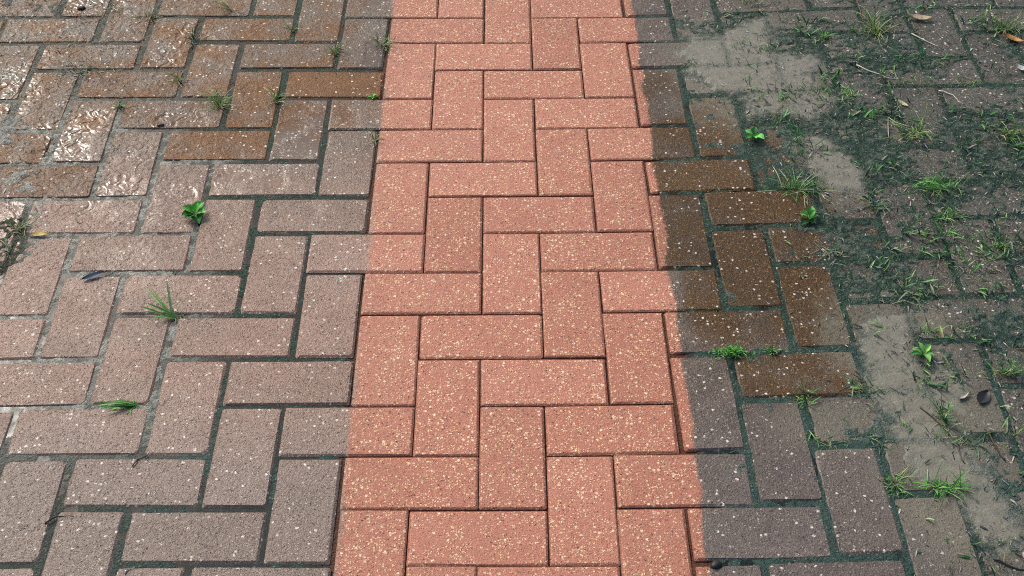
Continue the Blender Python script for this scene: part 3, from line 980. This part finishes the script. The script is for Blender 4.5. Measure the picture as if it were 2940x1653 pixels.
twig([(0.764, 0.141), (0.769, 0.102), (0.777, 0.079)], 0.0020, BARK, "black twig near the right edge below the black crumpled leaf")
twig([(0.977, 0.884), (0.999, 0.909), (1.022, 0.922)], 0.0014, STRAW, "pale straw left of the tall yellowish tuft, right edge", "straw")
twig([(-0.484, -0.106), (-0.481, -0.101), (-0.472, -0.097)], 0.0014, (0.75, 0.74, 0.68), "tiny white straw at the bottom edge, left half", "straw")

# ------------------------------------------------------------------ litter and ground cover nobody could count
def scatter(name, label, count, region, tones, wl, upright, seed, cat):
    r = np.random.default_rng(seed)
    st = random.getstate()
    random.seed(seed)
    V, F, Cc = [], [], []
    x, y = r.uniform(-1.15, 1.35, count * 14), r.uniform(-0.22, 1.5, count * 14)
    keep = r.random(x.shape) < region(x, y)
    x, y = x[keep][:count], y[keep][:count]
    z = soil_fields(x, y)[0]
    z = np.maximum(z, -0.001 if upright else 0.0002)
    for px, py, pz in zip(x, y, z):
        L = random.uniform(*wl) * random.uniform(0.5, 1.0)
        c = [q * random.uniform(0.7, 1.3) for q in random.choice(tones)]
        blade(V, F, Cc, (px, py, pz + 0.0006), random.uniform(0, 6.28), L, max(L * random.uniform(0.10, 0.34), 0.0009), random.uniform(0.2, 1.1) if upright else random.uniform(0, 0.25),
              random.uniform(0, 1.0), c, segs=2)
    random.setstate(st)
    o = mesh_obj(name, V, F, M_GRASS if upright else M_LITTER, None, Cc)
    return tag(o, label, cat, kind="stuff")


def reg_right(x, y):
    f = smooth(0.46, 0.74, x + 0.14 * (y - 0.55))
    jt = np.exp(-(joint_distance(x, y) / 0.012) ** 2)
    return f * (0.22 + 0.55 * smooth(0.45, 0.6, fbm(x, y, 0.09, 3)) + 0.35 * jt)


def reg_left(x, y):
    return smooth(-0.58, -0.85, x) * smooth(0.5, 0.95, y) * (0.3 + 0.5 * smooth(0.45, 0.6, fbm(x, y, 0.09, 3)))


def reg_joint(x, y):
    jt = np.exp(-(joint_distance(x, y) / 0.005) ** 2)
    return jt * ((x > 0.33) + 0.35 * (x < -0.2) * (y > 0.45)) * smooth(0.45, 0.65, fbm(x, y, 0.06, 57))


scatter("litter", "pale and dark crumbs of straw, bark and dead leaf strewn over the dirt", 7500, lambda x, y: np.maximum(reg_right(x, y), 0.6 * reg_left(x, y)),
        [(0.34, 0.33, 0.27), (0.24, 0.235, 0.20), (0.022, 0.022, 0.02), (0.03, 0.03, 0.026), (0.04, 0.036, 0.028), (0.12, 0.105, 0.08), (0.10, 0.11, 0.09), (0.50, 0.48, 0.42)], (0.003, 0.016), False, 3, "litter")
scatter("moss", "short green moss and seedling fuzz over the dirty right side and joints", 11000, lambda x, y: reg_right(x, y) + 0.6 * reg_joint(x, y) + 0.35 * reg_left(x, y),
        [(0.012, 0.060, 0.030), (0.025, 0.10, 0.045), (0.008, 0.028, 0.018), (0.05, 0.16, 0.05), (0.016, 0.055, 0.038), (0.09, 0.22, 0.06), (0.12, 0.20, 0.10)], (0.004, 0.014), True, 8, "moss")


def reg_clumps(x, y):
    f = smooth(0.48, 0.66, x + 0.10 * (y - 0.55))
    jt = np.exp(-(joint_distance(x, y) / 0.016) ** 2)
    return f * smooth(0.60, 0.72, fbm(x, y, 0.055, 91) + 0.08 * jt)


scatter("young_grass", "ragged young grass spreading in clumps over the dirty right side", 3600, reg_clumps,
        [(0.05, 0.22, 0.05), (0.10, 0.36, 0.08), (0.03, 0.12, 0.04), (0.16, 0.44, 0.10), (0.20, 0.34, 0.12), (0.36, 0.42, 0.24), (0.02, 0.05, 0.03)], (0.008, 0.030), True, 15, "grass")
